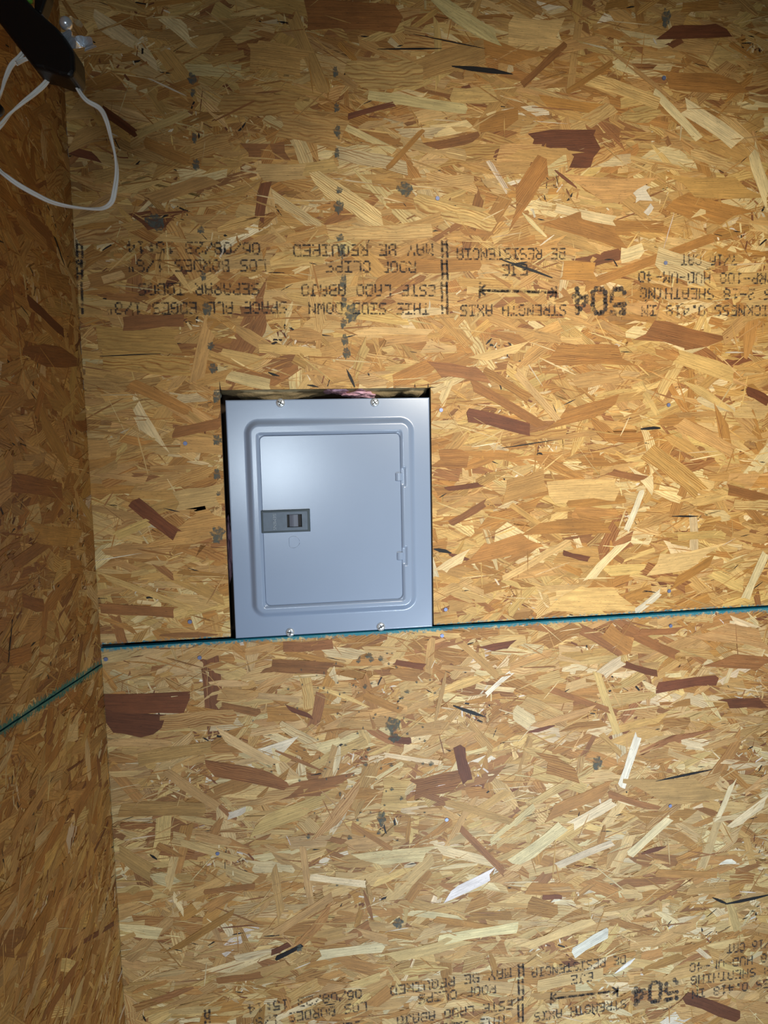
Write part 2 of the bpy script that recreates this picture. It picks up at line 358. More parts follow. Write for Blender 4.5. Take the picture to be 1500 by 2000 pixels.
# landmark strands of the back wall: x1, y1, x2, y2, width (photo pixels), tone, ring strength
LM = '''597 33 770 38 52 4 .3;850 0 978 82 27 0 .3;945 95 1040 118 32 3 .3;883 130 1002 146 9 6 0;737 97 862 96 3 6 0;807 67 947 96 2 6 0
692 143 812 143 50 1 1;812 140 946 100 38 2 .9;570 28 632 178 24 2 .3;530 118 602 128 45 1 .2;680 228 770 204 10 5 0;720 187 907 215 18 0 .2
540 245 672 265 50 2 .7;667 246 770 296 12 0 .3;657 297 795 328 26 0 1;757 330 823 257 10 3 .2;615 350 747 440 36 0 1.3;815 395 960 435 30 1 1.2
875 310 975 298 28 2 1;973 300 1060 302 30 2 .9;840 287 935 265 18 4 .2;925 248 1000 232 30 3 .3;1000 410 1068 312 35 3 .8;545 335 657 322 24 1 .2
640 455 843 452 26 1 .8;745 465 866 425 22 2 .3;1020 167 1103 87 12 4 .3;1297 65 1413 60 20 5 .2;1032 278 1168 272 32 5 .6;1107 305 1163 310 36 5 .5
1333 205 1440 280 26 0 .3;1277 180 1365 272 14 0 .2;1235 382 1272 378 26 7 0;1260 418 1273 402 10 7 0;1083 405 1203 433 18 0 .2;1020 417 1066 463 8 0 0
1200 125 1240 140 14 0 0;1320 395 1440 425 38 3 .2;1090 425 1215 465 40 3 .4;1150 155 1285 205 22 1 1;1000 293 1107 310 30 2 .3;1000 55 1103 68 50 1 .2
1137 370 1247 372 45 2 .3;1325 365 1465 368 34 2 .2;1467 290 1500 390 22 0 .2;1083 333 1125 367 6 5 0;1290 155 1433 165 30 3 .4;1180 90 1325 205 8 2 .2
1108 180 1197 122 10 3 .2;1060 198 1165 212 18 3 .2;1275 75 1282 88 4 7 0;1257 645 1380 672 36 4 1;1070 690 1225 695 40 3 1.1;932 702 1020 678 16 1 .2
945 725 1035 780 18 3 .8;920 750 1065 835 18 4 .2;1006 725 1090 822 14 1 .6;1085 818 1190 788 28 3 1.2;915 812 1035 838 24 5 .2;980 862 1105 843 14 2 .8
980 875 1097 857 2 6 0;1250 838 1290 836 6 6 0;1325 825 1435 885 22 2 .6;1318 695 1435 735 26 1 .2;1265 880 1370 965 36 2 1.2;1250 920 1275 950 22 0 .2
1253 960 1222 1037 12 7 0;1218 1060 1150 1132 16 0 .2;1290 1155 1240 1195 12 7 0;1495 1080 1455 1170 16 0 .2;1311 1008 1363 1008 3 6 0;1100 1080 1150 1092 10 5 0
985 960 1065 935 40 2 .5;1075 960 1195 955 40 1 .2;1110 985 1220 975 14 3 .3;998 985 1095 1052 10 2 .3;1100 1170 1225 1170 50 1 .6;915 1085 1040 1052 36 3 .2
985 1130 1110 1058 14 1 .3;1035 1032 1185 1030 22 3 .2;848 1072 880 1080 7 6 0;875 1082 920 1094 9 5 0;858 1115 910 1085 18 0 .3;872 955 940 946 10 5 0
848 895 906 895 34 3 1.2;848 722 945 735 26 4 1;880 1022 950 982 14 4 .3;1190 920 1255 935 14 4 .2;1313 1140 1390 1093 16 3 .2;1420 955 1500 975 18 4 .2
1435 985 1500 985 18 1 1;1275 1105 1385 1085 36 1 .2;1460 765 1500 785 16 5 .2;720 575 800 525 30 3 .2;806 520 935 515 24 3 .3;975 506 1078 543 5 6 0;997 519 1030 512 4 6 0
1180 508 1197 507 3 6 0;1197 507 1205 521 3 6 0;1097 530 1165 530 36 3 .3;1140 560 1390 465 16 3 .3;1213 500 1250 490 24 0 .3;1290 510 1385 540 40 0 .9
553 1263 650 1258 20 4 .2;530 1300 645 1305 28 4 .8;617 1340 720 1380 9 1 .2;627 1355 610 1420 20 4 .2;563 1383 607 1398 10 5 0;713 1358 783 1388 16 3 .3
765 1443 800 1447 14 5 0;897 1460 912 1527 22 5 .4;803 1543 893 1525 40 4 1;745 1545 800 1545 55 1 1;873 1567 1000 1605 16 2 .4;900 1617 987 1705 14 4 .3
880 1745 962 1705 24 7 0;687 1610 765 1660 12 3 .2;632 1625 695 1545 24 2 1;555 1545 660 1530 34 4 .2;505 1610 615 1570 36 1 .6;537 1465 633 1507 7 4 0;710 1737 728 1797 9 4 0
850 1795 963 1812 14 3 .2;592 1655 608 1765 14 2 .2;535 1697 550 1790 16 2 .3;715 1680 840 1668 30 0 1;610 1712 715 1725 16 0 .3;540 1820 650 1750 18 2 .3;885 1378 948 1400 7 6 0
948 1358 1000 1312 10 7 0;893 1250 970 1320 14 2 .2;870 1313 847 1420 9 2 .2;770 1293 830 1302 12 5 0;947 1268 1000 1258 14 5 .2;1130 1227 1217 1273 22 4 .2;1180 1232 1225 1262 40 3 .2
1217 1228 1323 1280 18 4 .3;1375 1232 1497 1250 36 2 1.2;1400 1290 1500 1298 24 4 .6;1283 1343 1397 1327 20 5 .2;1413 1375 1490 1372 18 5 0;1173 1318 1217 1288 20 0 .5;1217 1297 1283 1315 12 5 0
1163 1310 1205 1430 14 1 .2;1073 1347 1207 1393 12 4 .2;1020 1368 1093 1398 26 1 1.2;1040 1418 1153 1385 14 2 .3;1033 1430 1083 1417 8 5 0;1005 1390 1035 1410 30 0 .2;1280 1452 1393 1425 8 4 0
1247 1435 1213 1535 16 7 .2;1280 1525 1390 1502 4 6 0;1040 1568 1160 1502 18 1 1;1055 1490 1110 1505 40 3 1.2;1073 1590 1183 1540 26 3 .4;1113 1613 1200 1563 22 0 .2;1003 1683 1100 1613 28 0 .2
1087 1690 1197 1645 16 0 .1;1230 1668 1310 1595 18 0 .2;1433 1610 1500 1560 16 0 .1;1430 1527 1400 1600 10 0 .1;1410 1683 1437 1683 10 7 0;1390 1752 1420 1765 5 6 0;1415 1765 1500 1747 6 6 0
1190 1550 1287 1580 14 4 .2;1240 1540 1390 1535 50 2 .3;1253 1667 1300 1653 8 5 0;1283 1705 1400 1708 14 3 .3;1060 1752 1095 1750 10 5 0;210 1372 365 1372 40 5 .1;212 1405 312 1415 44 5 .1
312 1412 455 1398 30 2 1;215 1450 330 1452 16 2 .3;270 1482 417 1458 26 2 .5;430 1433 535 1490 18 1 .2;326 1507 427 1577 18 2 .2;235 1580 396 1580 28 2 1.2;410 1500 550 1527 30 4 1
347 1643 462 1678 14 1 .4;228 1660 298 1706 30 2 .1;400 1742 497 1730 12 4 .2;337 1856 450 1787 14 3 .2;425 1915 512 1903 16 4 .2;530 1860 565 1843 12 5 0;293 1668 307 1678 5 6 0
190 660 357 670 44 2 .4;200 702 375 718 34 2 1;240 632 360 625 24 4 .2;383 742 412 630 24 2 .1;255 750 370 805 22 3 .1;365 805 420 845 12 2 .3;262 980 348 1045 24 5 .5;340 980 435 965 40 1 .3
340 1030 440 1015 60 2 .6;225 1047 290 1020 16 1 .1;200 1125 375 1188 12 1 .3;195 1187 340 1197 20 4 .2;196 696 315 691 2 6 0;340 845 430 828 20 4 .3;348 870 430 873 28 2 .2;170 875 212 872 36 2 .3
268 265 367 222 12 1 .2;200 215 268 265 14 5 .1;300 390 405 352 24 2 .2;135 283 205 250 26 2 .2;130 290 190 308 14 5 0;510 337 600 335 28 1 .3;440 205 580 205 40 2 .8;485 110 600 125 50 2 .6
410 125 480 105 14 2 .5;420 237 520 187 4 4 0;285 280 367 313 20 3 .3;1243 1235 1330 1230 12 4 .2;480 1905 560 1880 14 2 .2;760 1870 900 1835 26 1 .3;1020 1850 1150 1800 20 1 .2;1120 1860 1185 1820 22 7 0
1200 1900 1240 1870 8 7 0;540 1870 590 1845 10 6 0;620 1865 745 1850 22 0 .1;860 1835 1010 1810 22 0 .3;1340 1950 1440 1985 24 5 .1;700 1820 760 1835 20 2 .2;1440 1880 1500 1900 20 3 .2;1050 1925 1180 1900 24 1 .4
677 722 693 757 5 6 0;524 727 546 735 5 6 0;600 752 622 756 4 6 0'''

def place_back(s, t, h, o): return (s - o[0], -h, t - o[1])
def place_left(s, t, h, o): return (X_CORNER + h, -(s - o[0]), t - o[1]) if o == (0, 0) else (h, -(s - o[0]), t - o[1])

CUT_X0, CUT_X1, CUT_Z = -0.0085, 0.3645, 0.4425         # notch sawn for the panel (left edge leans, see below)
SX1 = 1.40
UP_L, UP_R, LO_L, LO_R = 0.0040, 0.0032, -0.0030, -0.0016  # edges of the two sheets at the seam, at both ends
kU = (UP_R - UP_L) / (SX1 - X_CORNER); kL = (LO_R - LO_L) / (SX1 - X_CORNER)
TH = 0.0111

# wall_back: the cavity behind the sheets (outer sheathing and studs), the sheets are its parts
bm = box_bm(X_CORNER, SX1, .100, .111, -1.25, 1.25)
wall_back = bm_obj('wall_back', bm, M_CAVITY, None, loc=(0, 0, Z0)); wall_back['kind'] = 'structure'
for x in (X_CORNER, 0.404, 0.81, 1.22):
    bm_obj('stud', box_bm(x, x + .038, TH + .0005, .0995, -1.2, 1.22, .001, 1), M_CAVITY, wall_back)

def prism(name, poly, y0, y1, mats, parent, face_mat):
    bm = bmesh.new(); n = len(poly)
    a = [bm.verts.new((x, y0, z)) for x, z in poly]; b = [bm.verts.new((x, y1, z)) for x, z in poly]
    bm.faces.new(a).material_index = 0; bm.faces.new(b[::-1]).material_index = 0
    for i in range(n):
        f = bm.faces.new((a[i], a[(i + 1) % n], b[(i + 1) % n], b[i])); f.material_index = face_mat[i]
    bmesh.ops.recalc_face_normals(bm, faces=bm.faces)
    me = bpy.data.meshes.new(name); bm.to_mesh(me); bm.free()
    for m in mats: me.materials.append(m)
    return link(name, me, parent)
zu = lambda x: UP_L + kU * (x - X_CORNER)
zl_ = lambda x: LO_L + kL * (x - X_CORNER)
X0 = X_CORNER + .0006
upper = prism('strand_board', [(X0, zu(X0)), (CUT_X0, zu(CUT_X0)), (CUT_X0, CUT_Z), (CUT_X1, CUT_Z), (CUT_X1, zu(CUT_X1)), (SX1, zu(SX1)), (SX1, 1.222), (X0, 1.222)],
              0, TH, (M_BASE, M_EDGE, M_CUT), wall_back, (1, 2, 2, 2, 1, 2, 1, 2))
upper['label'] = 'upper strand board sheet notched around the electrical panel'
lower = prism('strand_board', [(X0, -1.222), (SX1, -1.222), (SX1, zl_(SX1)), (X0, zl_(X0))], 0, TH, (M_BASE, M_EDGE, M_CUT), wall_back, (1, 2, 1, 2))
lower['label'] = 'lower strand board sheet below the teal seam'

bU = Board(upper, place_back, [(-1, 0, -X0), (1, 0, SX1), (kU, -1, -(UP_L - kU * X_CORNER)), (0, 1, 1.222)], (CUT_X0, CUT_X1, CUT_Z))
bL = Board(lower, place_back, [(-1, 0, -X0), (1, 0, SX1), (-kL, 1, LO_L - kL * X_CORNER), (0, -1, 1.222)], None, M_WOOD_LOW)
for row in LM.replace('\n', ';').split(';'):
    x1, y1, x2, y2, wp, tn, rg = [float(v) for v in row.split()]
    a = on_back(x1, y1); b = on_back(x2, y2)
    L = math.hypot(b[0] - a[0], b[1] - a[1]); cs, ct = (a[0] + b[0]) / 2, (a[1] + b[1]) / 2
    bd = bU if ct > 0 else bL
    k = 0.00091 * math.hypot(cs - CAM.x, 1.275) / 1.275
    st = .9 if wp < 10 else rng.choice((.2, .2, .6))
    bd.add(cs, ct, L, wp * k, math.atan2(b[1] - a[1], b[0] - a[0]), int(tn), rg, .0016 + len(bd.S) * 1.5e-6 + (.0001 if tn == 6 else 0), tilt=False, style=st)
scatter(bU, X0, SX1, -.02, 1.222)
scatter(bL, X0, SX1, -1.0, .02)
bU.build(300); bL.build(300)

# wall_left: two sheets on studs, their seam climbs towards the room
bm = box_bm(X_CORNER - .111, X_CORNER - .100, -1.5, .111, -1.25, 1.25)
wall_left = bm_obj('wall_left', bm, M_CAVITY, None, loc=(0, 0, Z0)); wall_left['kind'] = 'structure'
for y in (-.04, -.45, -.86, -1.27):
    bm_obj('stud', box_bm(X_CORNER - .0995, X_CORNER - TH - .0005, y - .038, y, -1.2, 1.22, .001, 1), M_CAVITY, wall_left)
GL = .0012
def left_sheet(z0a, z0b, z1a, z1b, top_teal):
    bm = bmesh.new(); ya, yb = -.0016, -1.5; xs = (X_CORNER, X_CORNER - TH)
    v = [[bm.verts.new((x, y, z)) for (y, z) in ((ya, z0a), (yb, z0b), (yb, z1b), (ya, z1a))] for x in xs]
    bm.faces.new(v[0]); bm.faces.new(v[1][::-1])
    for i in range(4):
        f = bm.faces.new((v[0][i], v[0][(i + 1) % 4], v[1][(i + 1) % 4], v[1][i])); f.material_index = 1 if i in (0, 2) else 2
    bmesh.ops.recalc_face_normals(bm, faces=bm.faces)
    me = bpy.data.meshes.new('strand_board'); bm.to_mesh(me); bm.free()
    for m in (M_BASE, M_EDGE, M_CUT): me.materials.append(m)
    return link('strand_board', me, wall_left)
se = SEAM_T + SEAM_S * 1.5
lu = left_sheet(SEAM_T + GL, se + GL, 1.222, 1.222, False); lu['label'] = 'upper strand board sheet of the shaded side wall'
ll = left_sheet(-1.222, -1.222, SEAM_T - GL, se - GL, True); ll['label'] = 'lower strand board sheet of the shaded side wall'
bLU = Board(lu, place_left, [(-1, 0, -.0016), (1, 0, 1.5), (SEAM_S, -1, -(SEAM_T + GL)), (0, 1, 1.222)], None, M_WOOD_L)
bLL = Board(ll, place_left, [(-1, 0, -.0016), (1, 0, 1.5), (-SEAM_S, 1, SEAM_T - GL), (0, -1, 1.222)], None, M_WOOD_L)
LML = '''105 462 124 519 6 6 0;75 535 135 555 30 2 .8;54 588 123 651 16 5 .2;45 690 150 705 36 4 .4;75 804 126 897 34 2 .9;147 780 120 810 14 1 .2;22 1211 14 1294 3 6 0;42 1172 83 1182 20 4 .2
161 1839 221 1804 8 5 0;144 1895 175 1797 20 2 .3;210 1605 182 1664 8 5 0;130 1506 161 1485 4 5 0;243 1878 229 1918 8 7 0;243 1962 233 1990 7 7 0;60 1720 120 1600 22 3 .3;20 1640 90 1530 18 2 .3
40 1860 100 1760 20 3 .4;90 1980 150 1880 18 4 .2;20 940 120 960 26 4 .3;60 1040 150 1050 30 2 .3;30 420 90 480 18 2 .6;30 1100 120 1040 20 3 .3'''
def on_left(px, py):
    d = ray(px, py); p = CAM + d * ((X_CORNER - CAM.x) / d.x)
    return (-p.y, p.z)
for row in LML.replace('\n', ';').split(';'):
    x1, y1, x2, y2, wp, tn, rg = [float(v) for v in row.split()]
    a = on_left(x1, y1); b = on_left(x2, y2); cs, ct = (a[0] + b[0]) / 2, (a[1] + b[1]) / 2
    bd = bLU if ct > SEAM_T + SEAM_S * cs else bLL
    bd.add(cs, ct, math.hypot(b[0] - a[0], b[1] - a[1]), wp * .0009, math.atan2(b[1] - a[1], b[0] - a[0]), int(tn), rg, .0015 + len(bd.S) * 8e-6, tilt=False)
scatter(bLU, .0016, .62, -.03, 1.222); scatter(bLL, .0016, .62, -1.0, .07)
scatter(bLU, .62, 1.5, .06, 1.222, .35); scatter(bLL, .62, 1.5, -1.0, .2, .35)
for x in (bLU, bLL):
    for q in range(len(x.S)):                                # nearest strands count as largest
        a = x.S[q]; x.S[q] = (a[0] * (3 if a[1] < .5 else .2),) + a[1:]
bLU.build(180); bLL.build(180)

# ------------------------------------------------------------------ printing, stains, nails and saw kerfs on the sheets
FONT = {'A': '01110 10001 10001 11111 10001 10001 10001', 'B': '11110 10001 10001 11110 10001 10001 11110', 'C': '01110 10001 10000 10000 10000 10001 01110',
'D': '11110 10001 10001 10001 10001 10001 11110', 'E': '11111 10000 10000 11110 10000 10000 11111', 'F': '11111 10000 10000 11110 10000 10000 10000',
'G': '01110 10001 10000 10111 10001 10001 01110', 'H': '10001 10001 10001 11111 10001 10001 10001', 'I': '11111 00100 00100 00100 00100 00100 11111',
'J': '00111 00010 00010 00010 00010 10010 01100', 'K': '10001 10010 10100 11000 10100 10010 10001', 'L': '10000 10000 10000 10000 10000 10000 11111',
'M': '10001 11011 10101 10101 10001 10001 10001', 'N': '10001 11001 10101 10101 10011 10001 10001', 'O': '01110 10001 10001 10001 10001 10001 01110',
'P': '11110 10001 10001 11110 10000 10000 10000', 'Q': '01110 10001 10001 10001 10101 10010 01101', 'R': '11110 10001 10001 11110 10100 10010 10001',
'S': '01111 10000 10000 01110 00001 00001 11110', 'T': '11111 00100 00100 00100 00100 00100 00100', 'U': '10001 10001 10001 10001 10001 10001 01110',
'W': '10001 10001 10001 10101 10101 11011 10001', 'X': '10001 10001 01010 00100 01010 10001 10001', 'Y': '10001 10001 01010 00100 00100 00100 00100',
'0': '01110 10001 10001 10001 10001 10001 01110', '1': '00100 01100 00100 00100 00100 00100 01110', '2': '01110 10001 00001 00110 01000 10000 11111',
'3': '11110 00001 00001 01110 00001 00001 11110', '4': '00010 00110 01010 10010 11111 00010 00010', '5': '11111 10000 11110 00001 00001 10001 01110',
'6': '01110 10000 11110 10001 10001 10001 01110', '7': '11111 00001 00010 00100 00100 00100 00100', '8': '01110 10001 10001 01110 10001 10001 01110',
'/': '00001 00001 00010 00100 01000 10000 10000', '"': '01010 01010 01010 00000 00000 00000 00000', '-': '00000 00000 00000 11111 00000 00000 00000',
'.': '00000 00000 00000 00000 00000 01100 01100', ':': '00000 01100 01100 00000 01100 01100 00000', ' ': '00000 00000 00000 00000 00000 00000 00000'}
INK_H = .00245
def dot(V, F, x, z, rx, rz, y):
    b = len(V)
    for k in range(6):
        a = math.pi / 3 * k
        V.append((x + rx * math.cos(a) * rng.uniform(.85, 1.1), y, z + rz * math.sin(a) * rng.uniform(.85, 1.1)))
    F.append(tuple(b + k for k in range(6)))
def stamp_text(parent, txt, p0, p1, height, off, fat=1.0):
    """dot-matrix print, upside down: p0 is where reading starts (right), p1 where it ends (left)"""
    V, F = [], []
    dx = p1[0] - p0[0]; dz = p1[1] - p0[1]; n = len(txt) - .25
    ax, az = dx / n, dz / n; cw = math.hypot(ax, az) * .82
    ux, uz = ax / math.hypot(ax, az), az / math.hypot(ax, az); vx, vz = -uz, ux      # v = reading "up", points down the wall
    for i, ch in enumerate(txt):
        for rr, row in enumerate(FONT[ch].split()):
            for cc, bit in enumerate(row):
                if bit == '0' or rng.random() < .05: continue
                u = (cc + .5) / 5 * cw; v = height * (.5 - (rr + .5) / 7)
                x = p0[0] + off[0] + ax * i + ux * u + vx * v; z = p0[1] + off[1] + az * i + uz * u + vz * v
                dot(V, F, x + rng.uniform(-.0003, .0003), z + rng.uniform(-.0003, .0003), cw / 5 * .74 * fat, height / 7 * .66 * fat, -INK_H)
    if not V: return
    o = link('printed_line', mesh('printed_line', V, F, M_INK), parent); o['label'] = 'upside down stamped line reading ' + ' '.join(txt.replace('"', ' inch').split())
ROWS = [('SPACE ALL EDGES 1/8"', 560, 208, 601, 603), ('SEPARAR TODOS', 506, 272, 565, 566), ('LOS BORDES 1/8"', 520, 250, 519, 520), ('06/08/23 15:14', 508, 250, 486, 484),
        ('THIS SIDE DOWN', 838, 604, 604, 602), ('ESTE LADO ABAJO', 850, 590, 568, 567), ('ROOF CLIPS', 812, 638, 522, 521), ('MAY BE REQUIRED', 846, 574, 488, 490),
        ('STRENGTH AXIS', 1105, 900, 606, 607), ('EJE', 1030, 982, 527, 528), ('DE RESISTENCIA', 1103, 893, 496, 497),
        ('THICKNESS 0.418 IN', 1530, 1253, 607, 607), ('PS 2-18 SHEATHING', 1520, 1250, 576, 573), ('PRP-108 HUD-UM-40', 1510, 1247, 545, 541), ('7/16 CAT', 1438, 1330, 508, 508)]
def stamp(parent, off):
    for txt, xa, xb, ya, yb in ROWS:
        stamp_text(parent, txt, on_back(xa, ya), on_back(xb, yb), .0205, off)
    stamp_text(parent, '504', on_back(1221, 588), on_back(1120, 588), .050, off, 1.2)
    def bars(name, label, segs):
        V, F = [], []
        for (xa, za, xb, zb, wd) in segs:
            n = max(2, int(math.hypot(xb - xa, zb - za) / .0032))
            for k in range(n + 1):
                if rng.random() < .06: continue
                dot(V, F, xa + (xb - xa) * k / n + off[0], za + (zb - za) * k / n + off[1], wd, wd, -INK_H)
        o = link(name, mesh(name, V, F, M_INK), parent); o['label'] = label
    for px in (868, 156):
        segs = []
        for ya, yb in ((472, 502), (510, 545), (553, 612)):
            for dx in (-5, 5):
                a = on_back(px + dx - .8, ya); b = on_back(px + dx + .8, yb); segs.append((*a, *b, .0026))
            for yy in (ya + 6, yb - 10):
                a = on_back(px - 4, yy); b = on_back(px + 4, yy); segs.append((*a, *b, .0022))
        bars('printed_divider', 'stamped double bar between blocks of text', segs)
    a = on_back(936, 567); b = on_back(1085, 571)
    segs = [(*a, *b, .0026), (a[0], a[1] - .0015, b[0], b[1] - .0015, .0022)]
    for e, sg in ((a, 1), (b, -1)):
        segs += [(e[0], e[1] - .012, e[0] + .001, e[1] + .012, .0026), (e[0], e[1], e[0] + sg * .010, e[1] + .008, .0024), (e[0], e[1], e[0] + sg * .010, e[1] - .008, .0024)]
    bars('printed_arrow', 'stamped double ended arrow', segs)
stamp(upper, (0, 0)); stamp(lower, (.1415, -1.405))

def blob(name, px, py, rw, rh, mat, h=.0023, k=22, rough=.32):
    s, t = on_back(px, py); sc = .00091; V, F = [], []
    for i in range(k):
        a = 2 * math.pi * i / k; q = 1 + rng.uniform(-rough, rough)
        V.append((rw * sc * q * math.cos(a), 0, rh * sc * q * math.sin(a)))
    F.append(tuple(range(k)))
    return link(name, mesh(name, V, F, mat), upper if t > 0 else lower, (s, -h, t))
SM = '''655 142 5 9;657 212 5 8;659 258 6 12;658 300 5 9;662 372 6 6;662 404 8 13;664 465 7 7;668 490 6 14;671 552 6 14;672 592 6 10;687 614 14 16;671 632 6 9;674 664 6 10;676 690 7 10
375 155 7 10;377 182 4 7;380 270 4 9;383 322 6 10;303 433 14 17;393 450 6 7;398 540 5 8;404 604 8 12;412 676 6 7;416 720 8 8;423 776 8 12;424 860 8 11;424 926 6 10;427 964 4 4;426 1044 13 16
790 371 14 12;1300 35 9 17;1166 1489 12 13;745 1598 9 15;777 1802 10 13;767 1415 18 20;770 1440 12 10;725 1288 6 5;720 1280 7 5;744 1285 5 5;700 1290 5 4;713 1340 4 5;795 1350 5 4;714 1492 4 4;664 1548 3 3
765 1540 4 4;784 1558 4 4;740 1625 5 4;683 1635 5 4;602 1633 4 4;785 1362 4 3;764 1494 4 3;744 1500 3 3;720 1462 5 4;842 1490 5 5;826 1490 3 3;698 1600 3 3;585 1850 6 8'''
for row in SM.replace('\n', ';').split(';'):
    a = [float(v) for v in row.split()]; blob('grey_sealant_spot', *a, M_SMUDGE)
for k in range(70):                                        # fine speckle below the panel
    blob('grey_speck', 690 + rng.gauss(0, 70), max(1275, 1420 + rng.gauss(0, 110)), rng.uniform(1.5, 3.2), rng.uniform(1.5, 3.2), M_SMUDGE, k=7)
nail_bm = bmesh.new(); bmesh.ops.create_cone(nail_bm, cap_ends=True, segments=14, radius1=.0042, radius2=.0035, depth=.0022, matrix=Matrix.Rotation(math.pi / 2, 4, 'X'))
nail_me = bpy.data.meshes.new('nail'); nail_bm.to_mesh(nail_me); nail_bm.free(); nail_me.materials.append(M_NAIL)
for px, py in ((390, 1284), (207, 1287), (371, 1214), (362, 866), (870, 1190), (863, 1241), (1309, 1222), (1305, 791), (861, 801), (1299, 514), (1306, 1154), (1308, 1573), (872, 1600), (854, 388), (1296, 153), (425, 1666)):
    s, t = on_back(px, py); link('nail', nail_me, upper if t > 0 else lower, (s, -.0016, t))
def kerf(pts, wd):
    V, F = [], []
    for (xa, ya), (xb, yb) in pts:
        a = Vector(on_back(xa, ya)); b = Vector(on_back(xb, yb)); d = (b - a).normalized(); n = Vector((-d.y, d.x)) * wd
        i = len(V)
        V += [(a.x + n.x, -.0024, a.y + n.y), (b.x, -.0024, b.y), (a.x - n.x, -.0024, a.y - n.y)]; F.append((i, i + 1, i + 2))
    return link('saw_kerf', mesh('saw_kerf', V, F, M_PENCIL), upper)
kerf([((433, 762), (417, 763)), ((431, 764), (429, 742)), ((838, 757), (854, 756)), ((836, 757), (836, 748)), ((810, 756), (810, 749))], .0010)

# ------------------------------------------------------------------ insulation in the opening
ins = bpy.data.objects.new('insulation', None); SC.collection.objects.link(ins); ins.location = (.18, .05, Z0 + .40)
ins['label'] = 'pink and brown fibre insulation stuffed into gap above grey panel'; ins['category'] = 'insulation'
def lump(name, cx, cy, cz, rx, ry, rz, mat, amp, seed):
    bm = bmesh.new(); bmesh.ops.create_icosphere(bm, subdivisions=4, radius=1)
    for v in bm.verts:
        n = noise.fractal(v.co * 2.3 + Vector((seed, seed * 2, 0)), .8, 2.1, 4) * amp
        q = v.co * (1 + n)
        v.co = Vector((cx + rx * q.x, cy + ry * q.y, cz + rz * q.z)) - Vector((.18, .05, .40))
    return bm_obj(name, bm, mat, ins, True)
lump('brown_fibre',   .085, .044, .449, .105, .030, .022, M_KRAFT, .22, 3)
lump('brown_fibre',   .270, .046, .452, .075, .030, .024, M_KRAFT, .2, 5)
lump('brown_fibre',   .340, .042, .452, .030, .028, .024, M_KRAFT, .2, 9)
lump('pink_fibre', .198, .044, .446, .027, .030, .011, M_PINK, .35, 7)
lump('pink_fibre', .243, .044, .437, .036, .026, .009, M_PINK, .35, 8)
lump('pink_fibre', -.014, .060, .150, .012, .026, .060, M_PINK, .3, 12)

# ------------------------------------------------------------------ electrical panel
panel = bpy.data.objects.new('electrical_panel', None); SC.collection.objects.link(panel); panel.location = (0, 0, Z0)
panel['label'] = 'grey steel electrical breaker panel set into notched strand board wall'; panel['category'] = 'electrical panel'
PW, PH = .362, .425
def sd_rr(x, z, x0, x1, z0, z1, r):
    cx, cz = (x0 + x1) / 2, (z0 + z1) / 2; hx, hz = (x1 - x0) / 2 - r, (z1 - z0) / 2 - r
    dx, dz = abs(x - cx) - hx, abs(z - cz) - hz
    return math.hypot(max(dx, 0), max(dz, 0)) + min(max(dx, dz), 0) - r
def sstep(a, b, x):
    t = max(0, min(1, (x - a) / (b - a))); return t * t * (3 - 2 * t)
RG = (.030, PW - .029, .035, PH - .034)            # foot of the raised frame
DR = (.0565, PW - .0565, .0585, PH - .0635)        # door
HZ = (.131, .283)                                  # hinge heights (from the photo, see below)
HZ = (on_back(778, 1085)[1], on_back(775, 931)[1])
def relief(x, z):
    d = -sd_rr(x, z, *RG, .026)
    h = .0085 * sstep(0, .0120, d)
    if d > .008:
        e = -sd_rr(x, z, DR[0] - .0065, DR[1] + .0055, DR[2] - .0055, DR[3] + .0065, .007)
        for hz in HZ:                              # pockets of the frame beside each hinge
            e = max(e, -sd_rr(x, z, DR[1] - .02, DR[1] + .0112, hz - .019, hz + .019, .003))
        h -= .0028 * sstep(0, .0055, e)
        g = -sd_rr(x, z, DR[0] - .0009, DR[1] + .0009, DR[2] - .0009, DR[3] + .0009, .010)
        h -= .0060 * sstep(0, .0007, g)
    return h
nx, nz = 300, 350; V = []; F = []
for j in range(nz + 1):
    z = PH * j / nz
    for i in range(nx + 1):
        x = PW * i / nx
        ed = min(x, PW - x, z, PH - z); y = .0008 if ed < .0006 else 0
        V.append((x, y - relief(x, z), z))
for j in range(nz):
    for i in range(nx):
        a = j * (nx + 1) + i; F.append((a, a + 1, a + nx + 2, a + nx + 1))
n0 = len(V)
loop = [i for i in range(nx + 1)] + [j * (nx + 1) + nx for j in range(1, nz + 1)] + [nz * (nx + 1) + i for i in range(nx - 1, -1, -1)] + [j * (nx + 1) for j in range(nz - 1, 0, -1)]
for a in loop: V.append((V[a][0], .011, V[a][2]))
for k in range(len(loop)):
    q = (k + 1) % len(loop); F.append((loop[q], loop[k], n0 + k, n0 + q))
cover = link('cover', mesh('cover', V, F, M_STEEL, True), panel)
bm = box_bm(.006, PW - .006, .0115, .098, .006, PH - .008, .002, 1); bm_obj('back_box', bm, M_BOX, panel)

